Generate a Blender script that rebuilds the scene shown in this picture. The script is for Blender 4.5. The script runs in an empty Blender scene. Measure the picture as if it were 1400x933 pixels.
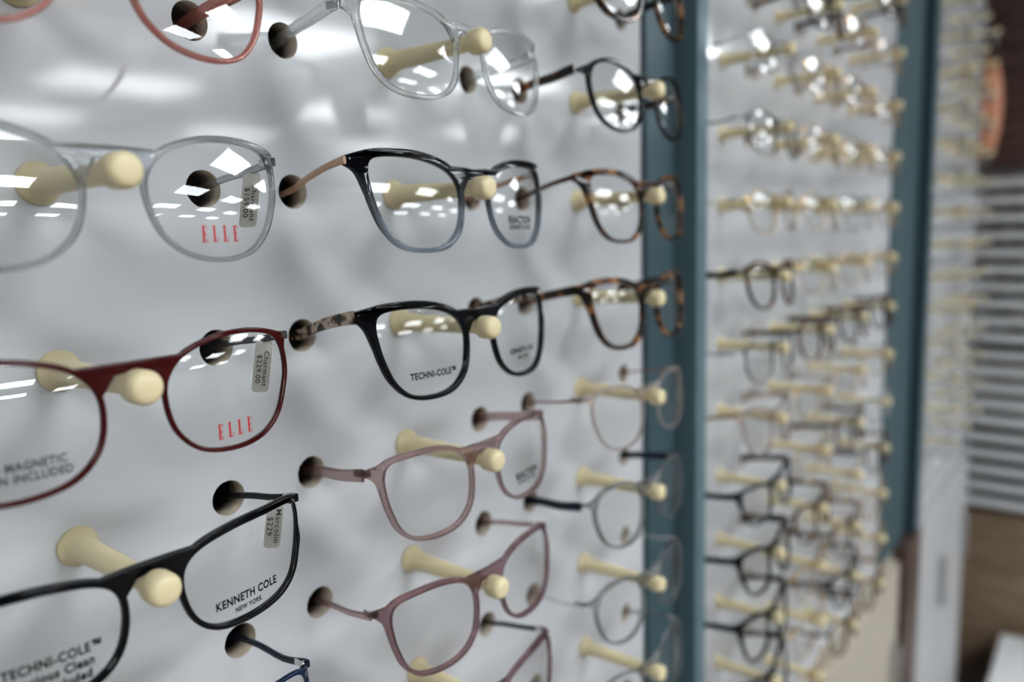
import bpy, bmesh, math, random
from mathutils import Vector, Matrix
random.seed(4)
scene=bpy.context.scene
COL=scene.collection
scene.view_settings.view_transform='Standard'
try: scene.view_settings.look='Medium High Contrast'
except Exception: pass
CZ=1.5
WALL=0.315
FRONT=0.257

# ---------------------------------------------------------------- materials
def mat_new(name):
    m=bpy.data.materials.new(name); m.use_nodes=True
    nt=m.node_tree; nt.nodes.clear()
    out=nt.nodes.new('ShaderNodeOutputMaterial')
    return m,nt,out
def pbr(name,col,rough=0.4,metal=0.0,trans=0.0,ior=1.45,coat=0.0,spec=0.5,noise=0.0,nscale=200,emis=None,es=0,alpha=1.0):
    m,nt,out=mat_new(name)
    b=nt.nodes.new('ShaderNodeBsdfPrincipled')
    b.inputs['Base Color'].default_value=(*col,1)
    b.inputs['Roughness'].default_value=rough
    b.inputs['Metallic'].default_value=metal
    b.inputs['Transmission Weight'].default_value=trans
    b.inputs['IOR'].default_value=ior
    b.inputs['Coat Weight'].default_value=coat
    b.inputs['Specular IOR Level'].default_value=spec
    b.inputs['Alpha'].default_value=alpha
    if emis:
        b.inputs['Emission Color'].default_value=(*emis,1); b.inputs['Emission Strength'].default_value=es
    if noise>0:
        tc=nt.nodes.new('ShaderNodeTexCoord'); n=nt.nodes.new('ShaderNodeTexNoise')
        n.inputs['Scale'].default_value=nscale
        mx=nt.nodes.new('ShaderNodeMix'); mx.data_type='RGBA'
        mx.inputs[6].default_value=(*[c*(1-noise) for c in col],1)
        mx.inputs[7].default_value=(*[min(1,c*(1+noise)) for c in col],1)
        nt.links.new(tc.outputs['Object'],n.inputs['Vector'])
        nt.links.new(n.outputs['Fac'],mx.inputs[0])
        nt.links.new(mx.outputs[2],b.inputs['Base Color'])
    nt.links.new(b.outputs[0],out.inputs[0])
    return m
def ramp_mat(name,stops,scale=90,rough=0.15,detail=2.0,dist=0.6,trans=0.0,stretch=(1,1,1)):
    m,nt,out=mat_new(name)
    b=nt.nodes.new('ShaderNodeBsdfPrincipled'); b.inputs['Roughness'].default_value=rough
    b.inputs['Transmission Weight'].default_value=trans
    tc=nt.nodes.new('ShaderNodeTexCoord'); mp=nt.nodes.new('ShaderNodeMapping'); mp.inputs['Scale'].default_value=stretch
    n=nt.nodes.new('ShaderNodeTexNoise'); n.inputs['Scale'].default_value=scale; n.inputs['Detail'].default_value=detail; n.inputs['Distortion'].default_value=dist
    r=nt.nodes.new('ShaderNodeValToRGB')
    els=r.color_ramp.elements
    els[0].position=stops[0][0]; els[0].color=(*stops[0][1],1)
    els[1].position=stops[1][0]; els[1].color=(*stops[1][1],1)
    for p,c in stops[2:]:
        e=els.new(p); e.color=(*c,1)
    nt.links.new(tc.outputs['Object'],mp.inputs[0]); nt.links.new(mp.outputs[0],n.inputs['Vector'])
    nt.links.new(n.outputs['Fac'],r.inputs[0]); nt.links.new(r.outputs[0],b.inputs['Base Color'])
    nt.links.new(b.outputs[0],out.inputs[0])
    return m
def clear_mat(name,col,tint,rough=0.03,solid=0.25,tr=0.3):
    """translucent acetate: glass-like with some tinted body"""
    m,nt,out=mat_new(name)
    g=nt.nodes.new('ShaderNodeBsdfGlass'); g.inputs['Color'].default_value=(*tint,1); g.inputs['Roughness'].default_value=rough; g.inputs['IOR'].default_value=1.47
    b=nt.nodes.new('ShaderNodeBsdfPrincipled'); b.inputs['Base Color'].default_value=(*col,1); b.inputs['Roughness'].default_value=0.12
    t=nt.nodes.new('ShaderNodeBsdfTransparent'); t.inputs['Color'].default_value=(*tint,1)
    m1=nt.nodes.new('ShaderNodeMixShader'); m1.inputs[0].default_value=tr
    m2=nt.nodes.new('ShaderNodeMixShader'); m2.inputs[0].default_value=solid
    nt.links.new(g.outputs[0],m1.inputs[1]); nt.links.new(t.outputs[0],m1.inputs[2])
    nt.links.new(m1.outputs[0],m2.inputs[1]); nt.links.new(b.outputs[0],m2.inputs[2])
    nt.links.new(m2.outputs[0],out.inputs[0])
    return m
def gradient_mat(name,top,bottom,z0,z1):
    m,nt,out=mat_new(name)
    b=nt.nodes.new('ShaderNodeBsdfPrincipled'); b.inputs['Roughness'].default_value=0.08
    t=nt.nodes.new('ShaderNodeBsdfGlass'); t.inputs['Color'].default_value=(0.76,0.80,0.84,1); t.inputs['IOR'].default_value=1.4
    tc=nt.nodes.new('ShaderNodeTexCoord'); sp=nt.nodes.new('ShaderNodeSeparateXYZ')
    mr=nt.nodes.new('ShaderNodeMapRange'); mr.inputs['From Min'].default_value=z0; mr.inputs['From Max'].default_value=z1
    r=nt.nodes.new('ShaderNodeMix'); r.data_type='RGBA'; r.inputs[6].default_value=(*bottom,1); r.inputs[7].default_value=(*top,1)
    mm=nt.nodes.new('ShaderNodeMapRange'); mm.inputs['To Min'].default_value=0.30; mm.inputs['To Max'].default_value=1.0
    ms=nt.nodes.new('ShaderNodeMixShader')
    nt.links.new(tc.outputs['Object'],sp.inputs[0]); nt.links.new(sp.outputs[2],mr.inputs[0])
    nt.links.new(mr.outputs[0],r.inputs[0]); nt.links.new(r.outputs[2],b.inputs['Base Color'])
    nt.links.new(mr.outputs[0],mm.inputs[0]); nt.links.new(mm.outputs[0],ms.inputs[0])
    nt.links.new(t.outputs[0],ms.inputs[1]); nt.links.new(b.outputs[0],ms.inputs[2]); nt.links.new(ms.outputs[0],out.inputs[0])
    return m
def lens_mat():
    m,nt,out=mat_new('demo_lens')
    t=nt.nodes.new('ShaderNodeBsdfTransparent'); t.inputs['Color'].default_value=(0.965,0.972,0.968,1)
    g=nt.nodes.new('ShaderNodeBsdfGlossy'); g.inputs['Roughness'].default_value=0.0
    f=nt.nodes.new('ShaderNodeFresnel'); f.inputs['IOR'].default_value=1.72
    mx=nt.nodes.new('ShaderNodeMixShader')
    nt.links.new(f.outputs[0],mx.inputs[0]); nt.links.new(t.outputs[0],mx.inputs[1]); nt.links.new(g.outputs[0],mx.inputs[2])
    nt.links.new(mx.outputs[0],out.inputs[0]); return m
def wood_mat(name,c1,c2,scale=6):
    return ramp_mat(name,[(0.35,c1),(0.65,c2)],scale=scale,rough=0.45,detail=5,dist=1.0,stretch=(1,1,8))

M={}
M['lens']=lens_mat()
M['panel']=pbr('glossy_white_laminate',(0.60,0.62,0.64),rough=0.07,spec=0.65,noise=0.015,nscale=3)
M['mdf']=pbr('raw_board_edge',(0.42,0.37,0.30),rough=0.8,noise=0.15,nscale=400)
M['peg']=pbr('cream_plastic',(0.78,0.69,0.44),rough=0.35,noise=0.03,nscale=60)
M['teal']=pbr('teal_paint',(0.055,0.100,0.118),rough=0.45,noise=0.04,nscale=20)
M['teal2']=pbr('teal_paint_lit',(0.135,0.21,0.24),rough=0.4,noise=0.03,nscale=20)  # lighter copy of teal_paint, light on the post fin put into the colour
M['dark']=pbr('dark_groove',(0.035,0.055,0.065),rough=0.6)
M['black']=pbr('black_acetate',(0.003,0.004,0.006),rough=0.06,spec=.45)
M['red']=pbr('dark_red_acetate',(0.060,0.005,0.005),rough=0.07,noise=0.5,nscale=60,spec=.4)
M['coral']=clear_mat('coral_acetate',(0.38,0.15,0.12),(0.90,0.62,0.57),solid=0.4)
M['clear']=clear_mat('clear_acetate',(0.75,0.75,0.75),(0.93,0.94,0.94),solid=0.04)
M['greyclear']=clear_mat('smoke_clear_acetate',(0.22,0.22,0.22),(0.76,0.77,0.78),solid=0.08,tr=.15)
M['mauve']=clear_mat('mauve_acetate',(0.14,0.09,0.09),(0.84,0.74,0.74),solid=0.14,tr=.2)
M['plum']=clear_mat('plum_acetate',(0.09,0.055,0.06),(0.76,0.63,0.65),solid=0.18,tr=.2)
M['pinkclear']=clear_mat('blush_acetate',(0.6,0.50,0.47),(0.92,0.88,0.86),solid=0.12)
M['blue']=pbr('navy_acetate',(0.010,0.015,0.035),rough=0.12)
M['bluemetal']=pbr('blue_metal',(0.012,0.028,0.07),rough=0.2,metal=0.3)
M['pinkmetal']=pbr('dusky_pink_metal',(0.30,0.16,0.15),rough=0.3,metal=0.6)
M['tort']=ramp_mat('tortoiseshell',[(0.42,(0.008,0.004,0.003)),(0.52,(0.03,0.012,0.006)),(0.59,(0.20,0.085,0.028)),(0.69,(0.38,0.19,0.07))],scale=130,dist=.3)
M['torttemple']=ramp_mat('cream_tortoiseshell',[(0.38,(0.02,0.015,0.012)),(0.47,(0.10,0.065,0.045)),(0.54,(0.52,0.43,0.34)),(0.60,(0.38,0.28,0.21)),(0.66,(0.05,0.033,0.025))],scale=110,dist=.3)
M['grad']=gradient_mat('black_to_smoke_acetate',(0.004,0.005,0.008),(0.14,0.165,0.195),-0.022,0.006)
M['rosegold']=pbr('rose_beige_temple',(0.52,0.36,0.25),rough=0.3,metal=0.1)
M['gold']=pbr('gold_metal',(0.72,0.52,0.28),rough=0.2,metal=1.0)
M['silver']=pbr('silver_metal',(0.62,0.62,0.62),rough=0.2,metal=1.0)
M['gun']=pbr('gunmetal',(0.10,0.10,0.11),rough=0.28,metal=0.9)
M['brown']=pbr('brown_acetate',(0.08,0.03,0.02),rough=0.15)
M['tag']=pbr('grey_paper_tag',(0.66,0.65,0.60),rough=0.6,noise=0.03,nscale=300)
M['ink']=pbr('black_ink',(0.006,0.006,0.006),rough=0.7,spec=.2)
M['inkgrey']=pbr('grey_ink',(0.07,0.07,0.075),rough=0.6)
M['redink']=pbr('red_ink',(0.50,0.012,0.015),rough=0.5)

# ---------------------------------------------------------------- helpers
def link(o,parent=None):
    COL.objects.link(o)
    if parent is not None: o.parent=parent
    return o
def mesh_obj(name,me,mats=None,parent=None,smooth=None):
    if mats:
        if not isinstance(mats,(list,tuple)): mats=[mats]
        me.materials.clear()
        for m in mats: me.materials.append(m)
    if smooth is not None:
        for p in me.polygons: p.use_smooth=True
        me.set_sharp_from_angle(angle=math.radians(smooth))
    return link(bpy.data.objects.new(name,me),parent)
def box_bm(bm,x0,x1,y0,y1,z0,z1,bev=0.0):
    r=bmesh.ops.create_cube(bm,size=1)
    vs=r['verts']
    for v in vs:
        v.co=Vector(((x0+x1)/2+v.co.x*(x1-x0),(y0+y1)/2+v.co.y*(y1-y0),(z0+z1)/2+v.co.z*(z1-z0)))
    if bev>0:
        es=list({e for v in vs for e in v.link_edges})
        bmesh.ops.bevel(bm,geom=es,offset=bev,segments=2,affect='EDGES',profile=0.5)
def box_obj(name,x0,x1,y0,y1,z0,z1,mat,parent=None,bev=0.0,origin=None):
    bm=bmesh.new(); 
    box_bm(bm,x0,x1,y0,y1,z0,z1,bev)
    o0=Vector(origin) if origin else Vector((0,0,0))
    for v in bm.verts: v.co-=o0
    me=bpy.data.meshes.new(name); bm.to_mesh(me); bm.free()
    o=mesh_obj(name,me,mat,parent); o.location=o0
    return o
def tag(o,label,cat,group=None,kind=None):
    o['label']=label; o['category']=cat
    if group: o['group']=group
    if kind: o['kind']=kind
def curve_mesh(name,loops,extrude,bevel):
    cu=bpy.data.curves.new(name,'CURVE'); cu.dimensions='2D'; cu.fill_mode='BOTH'
    for lp in loops:
        s=cu.splines.new('POLY'); s.points.add(len(lp)-1)
        for i,(x,y) in enumerate(lp): s.points[i].co=(x,y,0,1)
        s.use_cyclic_u=True
    cu.extrude=extrude; cu.bevel_depth=bevel; cu.bevel_resolution=3
    if bevel>0: cu.offset=-bevel
    ob=bpy.data.objects.new(name,cu); COL.objects.link(ob)
    dg=bpy.context.evaluated_depsgraph_get()
    me=bpy.data.meshes.new_from_object(ob.evaluated_get(dg))
    bpy.data.objects.remove(ob); bpy.data.curves.remove(cu)
    bm=bmesh.new(); bm.from_mesh(me); bmesh.ops.remove_doubles(bm,verts=bm.verts,dist=1e-6); 
    bmesh.ops.recalc_face_normals(bm,faces=bm.faces)
    bm.to_mesh(me); bm.free()
    return me
def text_mesh(body,bold=0.035):
    cu=bpy.data.curves.new('t','FONT'); cu.body=body; cu.align_x='CENTER'; cu.size=1; cu.space_line=0.95
    cu.resolution_u=3; cu.offset=bold; cu.space_character=1.10
    ob=bpy.data.objects.new('t',cu); COL.objects.link(ob)
    dg=bpy.context.evaluated_depsgraph_get()
    me=bpy.data.meshes.new_from_object(ob.evaluated_get(dg))
    bpy.data.objects.remove(ob); bpy.data.curves.remove(cu)
    xs=[v.co.x for v in me.vertices]; ys=[v.co.y for v in me.vertices]
    cx=(min(xs)+max(xs))/2; cy=(min(ys)+max(ys))/2; w=max(xs)-min(xs); h=max(ys)-min(ys)
    for v in me.vertices: v.co.x=(v.co.x-cx)/w; v.co.y=(v.co.y-cy)/w*1.22
    return me
def elle_mesh():
    bm=bmesh.new()
    def r(x0,x1,y0,y1):
        vs=[bm.verts.new((x,y,0)) for x,y in((x0,y0),(x1,y0),(x1,y1),(x0,y1))]; bm.faces.new(vs)
    def E(x):
        r(x+.02,x+.075,-.19,.19); r(x,x+.14,.170,.19); r(x,x+.14,-.19,-.170); r(x+.075,x+.11,-.010,.010)
        r(x+.122,x+.14,.10,.170); r(x+.122,x+.14,-.170,-.10); r(x+.100,x+.113,-.05,.05)
    def L(x):
        r(x+.02,x+.075,-.19,.19); r(x,x+.095,.170,.19); r(x,x+.14,-.19,-.170); r(x+.122,x+.14,-.170,-.08)
    E(-.5);L(-.215);L(.07);E(.36)
    me=bpy.data.meshes.new('elle'); bm.to_mesh(me); bm.free(); return me

# ---------------------------------------------------------------- eyewear shapes (mm)
CX=36.5; CV=-7.7
CAT=[(27.3,14),(24.5,19.3),(13,20.8),(-3,19.8),(-17.5,15.5),(-24.5,8),(-24.3,-3),(-20.5,-13),(-11.5,-19.5),(1,-21),(12.5,-19),(20,-12.5),(24.3,-3),(26.5,6)]
SH={
 'cat':dict(pts=CAT,tt=4.4,tb=2.3,lug=5.2,lv=19.5,bt=17.2,bb=12.2,ls=3.9,dp=1.6),
 'softcat':dict(pts=[(26.3,13.5),(22.3,18.3),(11,20.3),(-4,19.3),(-18,14.5),(-25,6.5),(-25,-3),(-21,-12.5),(-12,-19),(1,-21),(13,-18.5),(21,-11.5),(25.5,-2),(27.3,6)],tt=2.7,tb=1.9,lug=4.8,lv=16.5,bt=16.2,bb=12.6,ls=3.0,dp=1.3),
 'square':dict(pts=[(27,13),(23.5,18),(12,19.3),(-4,18.8),(-18,15),(-24.5,8),(-25,-2),(-21.5,-12.5),(-13,-19),(0,-21),(13,-19),(21,-13),(25,-3.5),(26.8,5)],tt=3.0,tb=2.2,lug=4.6,lv=15.5,bt=16.4,bb=12.2,ls=3.2,dp=1.5),
 'rect':dict(pts=[(28.3,13),(25.8,16.8),(12,16.6),(-4,15.8),(-18,13.2),(-24.5,8),(-25.3,-1),(-21.5,-11),(-13,-16.8),(1,-18.3),(13.5,-16.5),(21.5,-11.5),(25.5,-3),(27.7,5)],tt=3.2,tb=2.1,lug=4.2,lv=15.8,bt=16.0,bb=12.2,ls=3.6,dp=1.4),
 'lowrect':dict(pts=[(27,8),(23,11.8),(12,12.8),(-4,12.6),(-18,11.5),(-24.5,7),(-25.3,-1),(-21.5,-11),(-13,-16.8),(1,-18.3),(13.5,-16.5),(21.5,-11.5),(25.5,-4),(27.2,2)],tt=1.8,tb=1.4,lug=4.6,lv=9.5,bt=15.2,bb=12.6,ls=2.6,dp=1.1),
 'round':dict(pts=[(25,11.5),(20,17.8),(9,20.8),(-4,20),(-16.5,16),(-23.5,8),(-24.3,-2),(-20.5,-12),(-12,-18.5),(0,-20.5),(12,-18),(20,-12),(24.5,-3),(26,5)],tt=2.6,tb=2.0,lug=5.8,lv=14.5,bt=16.6,bb=12.2,ls=2.8,dp=1.5),
 'tortcat':dict(pts=CAT,tt=4.2,tb=2.8,lug=4.8,lv=18.5,bt=17.2,bb=12.2,ls=3.6,dp=1.8),
 'oval':dict(pts=[(26.3,12.5),(22,17.5),(10,19.8),(-4,18.9),(-17,14.8),(-24,7.5),(-25,-2),(-22,-11.5),(-14,-18.5),(-1,-21),(11,-19.5),(20,-13.5),(25,-4),(27.2,4)],tt=2.0,tb=1.7,lug=5.2,lv=16.2,bt=15.9,bb=12.6,ls=2.4,dp=1.15),
 'wire':dict(pts=[(25,10),(20,16),(10,19),(-4,18.5),(-17,14.5),(-23.5,7.5),(-24.5,-2),(-21,-11.5),(-13,-17.5),(-1,-19.5),(12,-18),(20,-12.5),(25,-4),(26,4)],tt=0.9,tb=0.9,lug=8.0,lv=12.5,bt=15.0,bb=13.4,ls=1.3,dp=.85),
}
def cr(pts,t):
    n=len(pts); i=math.floor(t); f=t-i
    p0,p1,p2,p3=[pts[(i+k)%n] for k in(-1,0,1,2)]
    def c(a,b,c_,d): return 0.5*((2*b)+(-a+c_)*f+(2*a-5*b+4*c_-d)*f*f+(-a+3*b-3*c_+d)*f**3)
    return (c(p0[0],p1[0],p2[0],p3[0]),c(p0[1],p1[1],p2[1],p3[1]))
def off(pts,t,d):
    x,y=cr(pts,t); x1,y1=cr(pts,t+0.02); x0,y0=cr(pts,t-0.02)
    tx,ty=x1-x0,y1-y0; l=math.hypot(tx,ty); nx,ny=ty/l,-tx/l   # ccw outline -> outward
    return x+nx*d,y+ny*d,nx,ny
LEAN=0.10
def bend(x):   # metres
    a=abs(x); y=1.7*a*a
    if a>0.0655: y+=1.25*(a-0.0655)
    return y
def lens_y(x,z):
    du=abs(x)-CX/1000; dv=z-CV/1000
    return bend(min(abs(x),0.0655))+2.0*du*du+3.3*dv*dv-0.0011+LEAN*(z-.004)
_cache={}
def front_mesh(shape):
    if ('f',shape) in _cache: return _cache[('f',shape)].copy()
    S=SH[shape]; pts=S['pts']; n=len(pts); half=[]
    N=84; a=4.1; b=5.25-n
    half.append((0,S['bt']+0.0))
    ox,oy,_,_=off(pts,a,S['tt'])
    half.append(((CX+ox)*0.5,S['bt']+(oy-S['bt'])*0.45))
    for i in range(N+1):
        t=a+(b-a)*i/N
        _,_,nx,ny=off(pts,t,0)
        d=S['tb']+(S['tt']-S['tb'])*max(0,ny*0.7+nx*0.5 if nx>0 else ny*.75)
        x,y,_,_=off(pts,t,d)
        if x>10:
            x+=S['lug']*math.exp(-((y-S['lv'])/S['ls'])**2)
        half.append((x+CX,y))
    lx,ly=half[-1]
    half.append((lx*0.55,S['bb']-0.8 if shape!='wire' else S['bb']-0.2))
    half.append((0,S['bb']))
    outer=[(x,y+CV) for x,y in half]+[(-x,y+CV) for x,y in reversed(half[1:-1])]
    hole=[]
    for i in range(72):
        x,y=cr(pts,n*i/72); hole.append((x+CX,y+CV))
    hole2=[(-x,y) for x,y in hole]
    sc=lambda L:[(x/1000,y/1000) for x,y in L]
    bv=0.00035 if shape=='wire' else 0.0006
    me=curve_mesh('front_'+shape,[sc(outer),sc(hole),sc(hole2)],S['dp']/1000-bv,bv)
    for v in me.vertices:
        x,y,z=v.co; v.co=Vector((x,bend(x)+z+LEAN*(y-.004),y))
    bm=bmesh.new(); bm.from_mesh(me); bmesh.ops.recalc_face_normals(bm,faces=bm.faces); bm.to_mesh(me); bm.free()
    _cache[('f',shape)]=me
    return me.copy()
def lens_mesh(shape,side):
    k=('l',shape,side)
    if k in _cache: return _cache[k]
    S=SH[shape]; pts=S['pts']; n=len(pts); bm=bmesh.new(); R=9; K=64
    rings=[]
    c=bm.verts.new((side*CX/1000,lens_y(CX/1000,CV/1000),CV/1000))
    for r in range(1,R+1):
        ring=[]
        for i in range(K):
            x,y=cr(pts,n*i/K); s=r/R*1.006
            X=(CX+x*s)/1000; Z=(CV+y*s)/1000
            ring.append(bm.verts.new((side*X,lens_y(X,Z),Z)))
        rings.append(ring)
    for i in range(K): bm.faces.new((c,rings[0][i],rings[0][(i+1)%K]))
    for r in range(R-1):
        for i in range(K):
            j=(i+1)%K; bm.faces.new((rings[r][i],rings[r+1][i],rings[r+1][j],rings[r][j]))
    bmesh.ops.recalc_face_normals(bm,faces=bm.faces)
    bm.faces.ensure_lookup_table()
    if bm.faces[0].normal.y>0: bmesh.ops.reverse_faces(bm,faces=bm.faces)
    me=bpy.data.meshes.new('lens'); bm.to_mesh(me); bm.free()
    for p in me.polygons: p.use_smooth=True
    me.materials.append(M['lens']); _cache[k]=me
    return me
def temple_mesh(shape,side,kind):
    k=('t',shape,side,kind)
    if k in _cache: return _cache[k].copy()
    zl=(SH[shape]['lv']-.6+CV)/1000
    if kind=='metal': hs=[1.9,1.9,1.6,1.5,1.5,1.6,3.2,4.0,3.0]; ts=[1.0,1.0,.9,.9,.9,1.0,2.0,2.2,1.6]
    elif kind=='thin': hs=[3.6,3.4,3.0,3.0,3.0,3.2,4.2,4.4,3.0]; ts=[1.8,1.7,1.6,1.6,1.6,1.8,2.2,2.2,1.6]
    else: hs=[6.4,6.2,5.8,5.6,5.4,5.2,5.6,5.6,3.6]; ts=[2.6,2.6,2.5,2.5,2.5,2.5,2.6,2.4,1.8]
    P=[(.0708,.0130,zl),(.0710,.0165,zl-.0004),(.0700,.030,zl-.0028),(.0682,.045,zl*0.42),(.0666,.058,.0008),(.0655,.076,-.0024),(.063,.105,-.0085),(.060,.125,-.019),(.058,.142,-.036)]
    pts=[];NS=24
    def ip(arr,t):
        m=len(arr)-1; i=min(int(t),m-1); f=t-i
        p0=arr[max(i-1,0)];p1=arr[i];p2=arr[i+1];p3=arr[min(i+2,m)]
        return 0.5*((2*p1)+(-p0+p2)*f+(2*p0-5*p1+4*p2-p3)*f*f+(-p0+3*p1-3*p2+p3)*f**3)
    C=[];m=len(P)-1
    for i in range(NS+1):
        t=m*i/NS
        C.append((Vector([ip([p[a] for p in P],t) for a in range(3)]),max(.3,ip(hs,t))/1000,max(.3,ip(ts,t))/1000))
    bm=bmesh.new();rings=[]
    for i,(c,h,w) in enumerate(C):
        d=(C[min(i+1,NS)][0]-C[max(i-1,0)][0]).normalized()
        sidev=d.cross(Vector((0,0,1))).normalized(); up=sidev.cross(d).normalized()
        ring=[]
        for j in range(12):
            a=2*math.pi*j/12; ca,sa=math.cos(a),math.sin(a); e=0.55
            px=math.copysign(abs(ca)**e,ca)*w/2; pz=math.copysign(abs(sa)**e,sa)*h/2
            q=c+sidev*px+up*pz
            ring.append(bm.verts.new((side*q.x,q.y,q.z)))
        rings.append(ring)
    for i in range(NS):
        for j in range(12):
            bm.faces.new((rings[i][j],rings[i+1][j],rings[i+1][(j+1)%12],rings[i][(j+1)%12]))
    bm.faces.new(rings[0]);bm.faces.new(rings[-1])
    bmesh.ops.recalc_face_normals(bm,faces=bm.faces)
    me=bpy.data.meshes.new('temple_arm'); bm.to_mesh(me); bm.free()
    for p in me.polygons: p.use_smooth=True
    me.set_sharp_from_angle(angle=math.radians(50))
    _cache[k]=me; return me.copy()
def hinge_mesh(shape,side):
    k=('h',shape,side)
    if k in _cache: return _cache[k]
    zl=(SH[shape]['lv']-.6+CV)/1000
    bm=bmesh.new()
    for dz in(-.0013,0,.0013):
        bmesh.ops.create_cone(bm,cap_ends=True,segments=12,radius1=.00085,radius2=.00085,depth=.00115,matrix=Matrix.Translation((side*.0688,.0140,zl+dz)))
    box_bm(bm,*sorted((side*.0686,side*.0693)),.0140,.0200,zl-.0014,zl+.0014,.0002)
    box_bm(bm,*sorted((side*.0662,side*.0688)),.0122,.0134,zl-.0014,zl+.0014,.0002)
    me=bpy.data.meshes.new('hinge'); bm.to_mesh(me); bm.free(); me.materials.append(M['silver']); _cache[k]=me; return me

mcache={}
def cmesh(key,fn,mat):
    if key in mcache: return mcache[key]
    me=fn(); me.materials.clear(); me.materials.append(mat); mcache[key]=me
    for p in me.polygons: p.use_smooth=True
    me.set_sharp_from_angle(angle=math.radians(40))
    return me
def eyeglasses(x,z,shape,fm,tm,kind,label,group,texts=(),price=None,tilt=(0,0,0),hinges=True):
    root=bpy.data.objects.new('eyeglasses',None); root.empty_display_size=0.01
    link(root); root.location=(x,FRONT,z); root.rotation_euler=tilt
    tag(root,label,'eyeglasses',group)
    link(bpy.data.objects.new('front_frame',cmesh(('f',shape,fm),lambda:front_mesh(shape),M[fm])),root)
    for s in(-1,1):
        link(bpy.data.objects.new('lens',lens_mesh(shape,s)),root)
        link(bpy.data.objects.new('temple_arm',cmesh(('t',shape,s,kind,tm),lambda:temple_mesh(shape,s,kind),M[tm])),root)
        if hinges: link(bpy.data.objects.new('hinge',hinge_mesh(shape,s)),root)
    for body,cx,cz,w,ink in texts:
        me=elle_mesh() if body=='ELLE' else text_mesh(body)
        for v in me.vertices:
            X=cx+v.co.x*w; Z=cz+v.co.y*w
            v.co=Vector((X,lens_y(X,Z)-0.00025,Z))
        o=mesh_obj('lens_lettering',me,M[ink],root); o['label']='printed lettering on the demo lens'
    if price:
        zl=(SH[shape]['lv']-.6+CV)/1000
        L=[];w2,h2,r=.0037,.0112,.0018
        for cx_,cy_,a0 in((w2-r,h2-r,0),(-w2+r,h2-r,90),(-w2+r,-h2+r,180),(w2-r,-h2+r,270)):
            for i in range(6):
                a=math.radians(a0+18*i); L.append((cx_+r*math.cos(a),cy_+r*math.sin(a)))
        me=curve_mesh('tag',[L],0.00012,0)
        H=Vector((.62,-.785,0)); Nn=Vector((-.785,-.62,0)); c0=Vector((.0698,.0285,zl-.0030-.0115))
        U=(Vector((0,0,1))+H*.16).normalized()
        def place(px,py,d): return c0+H*px+U*py+Nn*d+Vector((-.0008,0,0))
        for v in me.vertices: v.co=place(v.co.x,v.co.y,v.co.z)
        t=mesh_obj('price_tag',me,M['tag'],root); t['label']='small grey paper price tag'
        tmh=text_mesh(price,bold=.008)
        for v in tmh.vertices:
            a,b=v.co.x*.0155,v.co.y*.0108   # a along text, b text-up
            v.co=place(b,-a-.001,.0003)
        mesh_obj('tag_lettering',tmh,M['inkgrey'],t)
    return root

# ---------------------------------------------------------------- pegs
def lathe(name,prof,segs=32):
    bm=bmesh.new();rings=[]
    for y,r in prof:
        rings.append([bm.verts.new((r*math.cos(2*math.pi*i/segs),y,r*math.sin(2*math.pi*i/segs))) for i in range(segs)])
    for a,b in zip(rings,rings[1:]):
        for i in range(segs): bm.faces.new((a[i],b[i],b[(i+1)%segs],a[(i+1)%segs]))
    bm.faces.new(rings[0]);bm.faces.new(rings[-1]); bmesh.ops.recalc_face_normals(bm,faces=bm.faces)
    me=bpy.data.meshes.new(name); bm.to_mesh(me); bm.free()
    for p in me.polygons:p.use_smooth=True
    me.set_sharp_from_angle(angle=math.radians(60)); me.materials.append(M['peg']); return me
# origin at the board surface, pointing to -y
shaft=lathe('peg_shaft',[(0,.0078),(-.0010,.0080),(-.0020,.0076),(-.0032,.0064),(-.006,.0054),(-.012,.0049),(-.03,.0045),(-.045,.0041),(-.054,.0039),(-.0605,.0037)])
knob=lathe('peg_knob',[(-.0600,.0037),(-.0602,.0051),(-.0608,.0058),(-.0618,.0060),(-.0655,.0060),(-.0676,.0059),(-.0690,.0052),(-.0697,.0041),(-.0700,.002)])
def peg(x,z,group):
    o=link(bpy.data.objects.new('display_peg',shaft)); o.location=(x,WALL,z)
    tag(o,'cream plastic display peg with rounded knob, fixed to white board','peg',group)
    link(bpy.data.objects.new('knob',knob),o)

# ---------------------------------------------------------------- boards
def rowz(k): return CZ+0.024+0.070*k
def board(x0,x1,z0,z1,cols,rows,label):
    loops=[[(x0,z0),(x1,z0),(x1,z1),(x0,z1)]]
    for c in cols:
        for k in rows:
            for s in(-1,1):
                loops.append([(c+s*.066+.0082*math.cos(2*math.pi*i/28),rowz(k)+.0082*math.sin(2*math.pi*i/28)) for i in range(28)])
    me=curve_mesh('board',loops,.007,0)
    for v in me.vertices:
        x,y,z=v.co; v.co=Vector((x-x0,z+.007,y-z0))
    bm=bmesh.new(); bm.from_mesh(me); bmesh.ops.recalc_face_normals(bm,faces=bm.faces); bm.to_mesh(me); bm.free()
    me.materials.append(M['panel']); me.materials.append(M['mdf'])
    for p in me.polygons: p.material_index=0 if abs(p.normal.y)>.5 else 1
    o=link(bpy.data.objects.new('pegboard',me)); o.location=(x0,WALL,z0)
    tag(o,label,'display board','eyewear display boards')
ZB=CZ-.636; ZT=CZ+.62
P1=[-.065,.120,.2985,.482]; P2=[.745,.897,1.049,1.201]; P3=[1.84,2.02,2.20]
board(-.6,.580,ZB,ZT,P1,range(-8,8),'glossy white board drilled with temple holes, full of frames')
board(.664,1.475,ZB,ZT,P2,range(-8,8),'glossy white board beyond the teal post')
board(1.745,2.50,ZB,ZT,P3,range(-8,8),'white board beside the far teal post')

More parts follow.
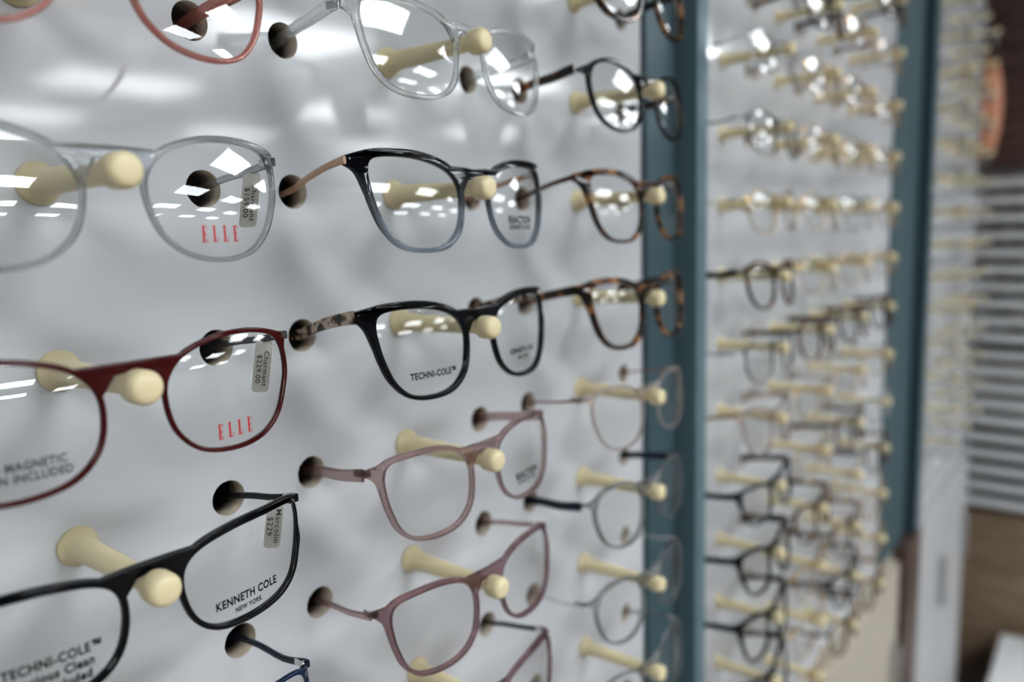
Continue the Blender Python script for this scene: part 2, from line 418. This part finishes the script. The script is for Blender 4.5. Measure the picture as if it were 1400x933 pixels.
# posts
def post(x0,x1,zb,m2,fr=.74):
    root=bpy.data.objects.new('divider_post',None); link(root); root.location=(x0,WALL,zb)
    tag(root,'teal painted upright post between white display boards','post','teal divider posts')
    w=x1-x0; h=ZT-zb
    def b(n,a,c,y0,y1,m,bev=.001):
        o=box_obj(n,a,c,y0,y1,0,h,m,root,bev); return o
    b('post_plate',0,w*(fr-.1),-.004,.02,M['teal'])
    b('post_groove',w*(fr-.1),w*fr,-.001,.02,M['dark'],0)
    b('post_fin',w*fr,w,-.022,.02,m2,.0015)
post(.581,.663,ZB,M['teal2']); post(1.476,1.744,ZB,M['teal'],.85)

# ---------------------------------------------------------------- frames, column by column
G='eyeglasses on the white display board'
TC='TECHNI-COLE\u2122'
A=P1[1]
eyeglasses(A,rowz(2),'cat','black','black','wide','black glossy eyeglasses hung on a cream peg',G)
eyeglasses(A,rowz(1),'softcat','coral','coral','wide','coral pink translucent eyeglasses on a cream peg',G)
eyeglasses(A,rowz(0),'softcat','greyclear','greyclear','thin','clear smoky grey eyeglasses with red lens lettering and price tag',G,texts=[('ELLE',.0365,-.0203,.0155,'redink')],price='Charmant\n$159.00')
eyeglasses(A,rowz(-1),'oval','red','gun','thin','thin dark red eyeglasses with red lens lettering and price tag',G,texts=[('ELLE',.0363,-.0225,.0152,'redink'),('VIDEO MAGNETIC\nCLIP-ON INCLUDED',-.037,-.0205,.031,'inkgrey')],price='Charmant\n$229.00')
eyeglasses(A,rowz(-2),'rect','black','black','thin','black rectangular eyeglasses with printed lettering and price tag',G,texts=[('KENNETH COLE',.0362,-.0180,.0285,'ink'),('NEW YORK',.0362,-.0222,.0125,'ink'),(TC,-.0330,-.0125,.0285,'ink'),('Precious Clean\nLens Included',-.0335,-.0190,.024,'ink')],price='Marcolin\n$229')
eyeglasses(A,rowz(-3),'lowrect','bluemetal','blue','thin','dark blue metal eyeglasses with navy temples',G)
B=P1[2]
eyeglasses(B,rowz(2),'cat','brown','brown','wide','brown eyeglasses on a cream peg',G)
eyeglasses(B,rowz(1),'square','clear','clear','wide','crystal clear eyeglasses on a cream peg',G)
eyeglasses(B,rowz(0),'cat','grad','rosegold','thin','black eyeglasses fading to smoky blue with beige temples',G,texts=[('REACTION',.0375,-.0155,.023,'ink'),('KENNETH COLE',.0375,-.0194,.022,'ink')])
eyeglasses(B,rowz(-1),'cat','black','torttemple','wide','thick black eyeglasses with cream tortoiseshell temples',G,texts=[(TC,-.0345,-.0188,.0285,'ink'),('KENNETH COLE',.0365,-.0165,.025,'ink'),('NEW YORK',.0365,-.0205,.011,'ink')])
eyeglasses(B,rowz(-2),'square','mauve','mauve','wide','translucent mauve eyeglasses on a cream peg',G,texts=[('REACTION',.0375,-.0175,.023,'ink'),('KENNETH COLE',.0375,-.0212,.020,'inkgrey')])
eyeglasses(B,rowz(-3),'square','plum','mauve','thin','translucent plum squarish eyeglasses on a cream peg',G)
eyeglasses(B,rowz(-4),'rect','plum','gun','thin','dark plum eyeglasses on a cream peg',G)
C=P1[3]
Cs=[(3,'cat','red','red','wide','dark red eyeglasses'),(2,'tortcat','tort','black','wide','dark tortoiseshell eyeglasses'),
(1,'round','black','tort','wide','black rounded eyeglasses with tortoiseshell temples'),
(0,'cat','tort','brown','thin','dark brown tortoiseshell eyeglasses with brown temples'),
(-1,'tortcat','tort','tort','wide','brown tortoiseshell eyeglasses'),
(-2,'oval','pinkclear','pinkmetal','metal','blush clear eyeglasses with pink metal temples'),
(-3,'round','greyclear','blue','wide','smoky clear eyeglasses with navy temples'),
(-4,'round','greyclear','silver','metal','clear eyeglasses with silver temples'),
(-5,'oval','greyclear','greyclear','thin','crystal clear eyeglasses'),
(-6,'rect','plum','plum','wide','plum eyeglasses')]
for k,s,f,t,kd,l in Cs:
    eyeglasses(C,rowz(k),s,f,t,kd,l+' on a cream display peg',G)
for c,r in((A,range(-3,3)),(B,range(-4,3)),(C,range(-6,4))):
    for k in r: peg(c,rowz(k),'cream pegs of the near board')

# ---------------- far boards: individually copied
variants=[('cat','black','black','wide','black cat-eye eyeglasses'),('wire','gold','gold','metal','thin gold wire eyeglasses'),
('wire','silver','silver','metal','thin silver wire eyeglasses'),('round','tort','tort','wide','tortoiseshell round eyeglasses'),
('rect','clear','clear','thin','clear rectangular eyeglasses'),('wire','gold','brown','metal','gold wire eyeglasses with brown temples'),
('rect','blue','blue','wide','navy rectangular eyeglasses'),('cat','pinkclear','rosegold','thin','blush clear eyeglasses'),
('wire','gun','gun','metal','gunmetal wire eyeglasses'),('oval','clear','gold','metal','clear eyeglasses with gold temples')]
protos={}
def far(vi,x,z,group):
    s,f,t,kd,l=variants[vi]
    rot=(math.radians(random.uniform(-1.2,1.2)),math.radians(random.uniform(-2,2)),math.radians(random.uniform(-1,1)))
    if vi not in protos:
        protos[vi]=eyeglasses(x,z,s,f,t,kd,l+' on a cream peg',group,tilt=rot,hinges=False); return
    p=protos[vi]; o=p.copy(); COL.objects.link(o); o.location=(x,FRONT,z); o.rotation_euler=rot; o['group']=group
    for ch in p.children:
        q=ch.copy(); COL.objects.link(q); q.parent=o
rowpref={5:[2,9,1],4:[4,2,9],3:[2,1,9],2:[2,9,4],1:[8,2,5],0:[1,5,1,9],-1:[3,3,1],-2:[8,3,7],-3:[7,5,1],-4:[6,4,5],-5:[0,3,5],-6:[0,0,8],-7:[0,8,0],-8:[3,5,0],6:[1,2]}
for ci,c in enumerate(P2):
    for k in range(-8,7):
        pr=rowpref[k]; far(pr[0] if ci==0 else random.choice(pr[1:]+[1,5,3,5]),c,rowz(k),'eyeglasses on the second board'); peg(c,rowz(k),'cream pegs of the second board')
for c in P3:
    for k in range(-7,7):
        far(random.choice([1,2,4,9,9]),c,rowz(k),'eyeglasses on the third board'); peg(c,rowz(k),'cream pegs of the third board')

# ---------------------------------------------------------------- base cabinets
Mc=pbr('cream_cabinet',(0.46,0.42,0.36),rough=0.5,noise=0.03,nscale=8)
Mg=pbr('grey_white_cabinet',(0.46,0.47,0.48),rough=0.5,noise=0.03,nscale=8)
Mw=wood_mat('dark_wood',(0.07,0.05,0.04),(0.13,0.09,0.07))
Mwl=wood_mat('mid_wood',(0.22,0.155,0.105),(0.36,0.27,0.19),scale=9)
def cabinet(x0,x1,y0,m,label,n):
    root=bpy.data.objects.new('base_cabinet',None); link(root); root.location=(x0,y0,0); tag(root,label,'cabinet','base cabinets')
    w=x1-x0
    box_obj('body',0,w,.012,.46-y0,0.0,ZB-.004,m,root,.002)
    for i in range(n):
        a=w*i/n+.006; b=w*(i+1)/n-.006
        d=box_obj('door',a,b,-.004,.011,.08,ZB-.03,m,root,.002)
        box_obj('handle',b-.05,b-.035,-.02,-.0045,.55,.68,M['silver'],d,.002)
cabinet(-.6,1.62,.306,Mc,'cream base cabinet under the white display boards',4)
cabinet(1.76,2.50,.306,Mg,'pale grey base cabinet under the far display board',2)
o=box_obj('wooden_divider',1.625,1.755,.29,.46,0,ZB-.004,Mw,None,.002); tag(o,'dark brown wooden divider between base cabinets','divider')

# rack at the end
root=bpy.data.objects.new('slatted_rack',None); link(root); root.location=(2.9,0,0)
tag(root,'white slatted display rack with dark backing on a wooden base','rack')
Mws=pbr('white_slat',(0.80,0.82,0.83),rough=0.4,noise=0.02,nscale=10)
Mdk=ramp_mat('mottled_backing',[(0.36,(0.05,0.05,0.055)),(0.44,(0.32,0.25,0.21)),(0.56,(0.46,0.46,0.46)),(0.66,(0.22,0.15,0.12))],scale=9,rough=0.5)
Mdk2=pbr('black_trays',(0.012,0.012,0.014),rough=.5)
box_obj('back_board',.02,.05,-.5,.46,.56,1.66,Mdk,root)
for i in range(20):
    box_obj('shelf',-.06,.02,-.5,.36,.58+i*.054,.606+i*.054,Mws,root,.002)
for i in (0,1,2,3,4,9):
    box_obj('tray',-.05,.019,-.3,.34,.608+i*.054,.632+i*.054,Mdk2,root,.002)
box_obj('rack_base',-.05,.4,-.5,.44,.0,.55,Mwl,root,.004)
Mrb=wood_mat('reddish_brown_wood',(0.065,0.045,0.04),(0.16,0.10,0.085))
root=bpy.data.objects.new('wall_cabinet',None); link(root); root.location=(2.86,0,1.67)
tag(root,'reddish brown wooden wall cabinet above the slatted rack','cabinet')
box_obj('body',.012,.4,-.6,.45,0,1.2,Mrb,root,.004)
box_obj('door',-.006,.011,-.59,.44,.01,1.19,Mrb,root,.004)
# sconce
bm=bmesh.new(); bmesh.ops.create_uvsphere(bm,u_segments=24,v_segments=14,radius=.034)
for v in bm.verts: v.co.z*=4.2
me=bpy.data.meshes.new('lamp_shade'); bm.to_mesh(me); bm.free()
for p in me.polygons:p.use_smooth=True
root=bpy.data.objects.new('wall_lamp',None); link(root); root.location=(2.70,.32,1.83); tag(root,'peach glowing tall oval wall lamp','lamp')
mesh_obj('lamp_shade',me,pbr('peach_glow',(0.40,0.22,0.15),rough=.5,emis=(1,.42,.24),es=.16),root)
box_obj('lamp_bracket',-.02,.02,.026,.138,-.03,.03,M['silver'],root,.004)
# white stool near floor
root=bpy.data.objects.new('step_stool',None); link(root); root.location=(2.6,.02,0); tag(root,'low white boxy step stool on the floor','stool')
box_obj('seat',-.2,.2,-.2,.2,.15,.18,Mws,root,.006)
for sx in(-.18,.18):
    box_obj('leg_panel',sx-.015,sx+.015,-.19,.19,0,.15,Mws,root,.004)

# ---------------------------------------------------------------- room shell
Mwall=pbr('painted_wall',(0.24,0.24,0.24),rough=.7,noise=.03,nscale=2)
Mceil=pbr('ceiling_tile',(0.28,0.28,0.28),rough=.9,noise=.03,nscale=5)
Mfl=pbr('wood_floor',(0.16,0.13,0.11),rough=.35,noise=.15,nscale=3)
def st(name,*a,m=None):
    o=box_obj(name,*a,m); o['kind']='structure'; return o
X0,X1,Y0=-3.0,10.0,-9.0
st('floor',X0,X1,Y0,.56,-.1,0,m=Mfl)
st('ceiling',X0,X1,Y0,.56,2.9,3.0,m=Mceil)
st('wall_back',X0,X1,.46,.56,0,2.9,m=Mwall)
st('wall_front',X0,X1,Y0-.1,Y0,0,2.9,m=Mwall)
st('wall_left',X0-.1,X0,Y0,.56,0,2.9,m=Mwall)
st('wall_right',X1,X1+.1,Y0,.56,0,2.9,m=Mwall)
# ceiling troffers
Mdiff=pbr('light_diffuser',(1,1,1),rough=.5,emis=(.93,.97,1.0),es=13.5)
def troffer(x,y):
    root=bpy.data.objects.new('ceiling_light',None); link(root); root.location=(x,y,2.9); tag(root,'recessed rectangular ceiling light with glowing diffuser','ceiling light','ceiling lights')
    box_obj('diffuser',-.56,.56,-.40,.40,-.02,-.012,Mdiff,root)
    bm=bmesh.new()
    for a in((-.6,.6,-.44,-.40),(-.6,.6,.40,.44),(-.6,-.56,-.40,.40),(.56,.6,-.40,.40)): box_bm(bm,*a,-.03,-.001)
    me=bpy.data.meshes.new('housing'); bm.to_mesh(me); bm.free(); mesh_obj('housing',me,Mws,root)
for x in(-1.5,.9,3.3,5.7,8.1):
    for y in(-1.7,-3.9,-6.1,-8.3): troffer(x,y)

w=bpy.data.worlds.new('World'); scene.world=w; w.use_nodes=True
w.node_tree.nodes['Background'].inputs[0].default_value=(.5,.55,.6,1); w.node_tree.nodes['Background'].inputs[1].default_value=.3

# ---------------------------------------------------------------- camera
f=1050.0
Xc=Vector((830,-168,f)).normalized(); Dn=Vector((220,7649,f)).normalized(); Yc=Xc.cross(Dn).normalized(); Dn=Yc.cross(Xc).normalized(); Zc=-Dn
right=Vector((Xc.x,Yc.x,Zc.x)); down=Vector((Xc.y,Yc.y,Zc.y)); fwd=Vector((Xc.z,Yc.z,Zc.z))
R=Matrix((right,-down,-fwd)).transposed().to_4x4()
cam=bpy.data.cameras.new('camera'); co=bpy.data.objects.new('camera',cam); COL.objects.link(co)
co.matrix_world=Matrix.Translation((0,0,CZ))@R
cam.sensor_width=36; cam.lens=27.0; cam.clip_start=.01; cam.clip_end=50
cam.dof.use_dof=True; cam.dof.focus_distance=.322; cam.dof.aperture_fstop=4.0; cam.dof.aperture_blades=9
scene.camera=co
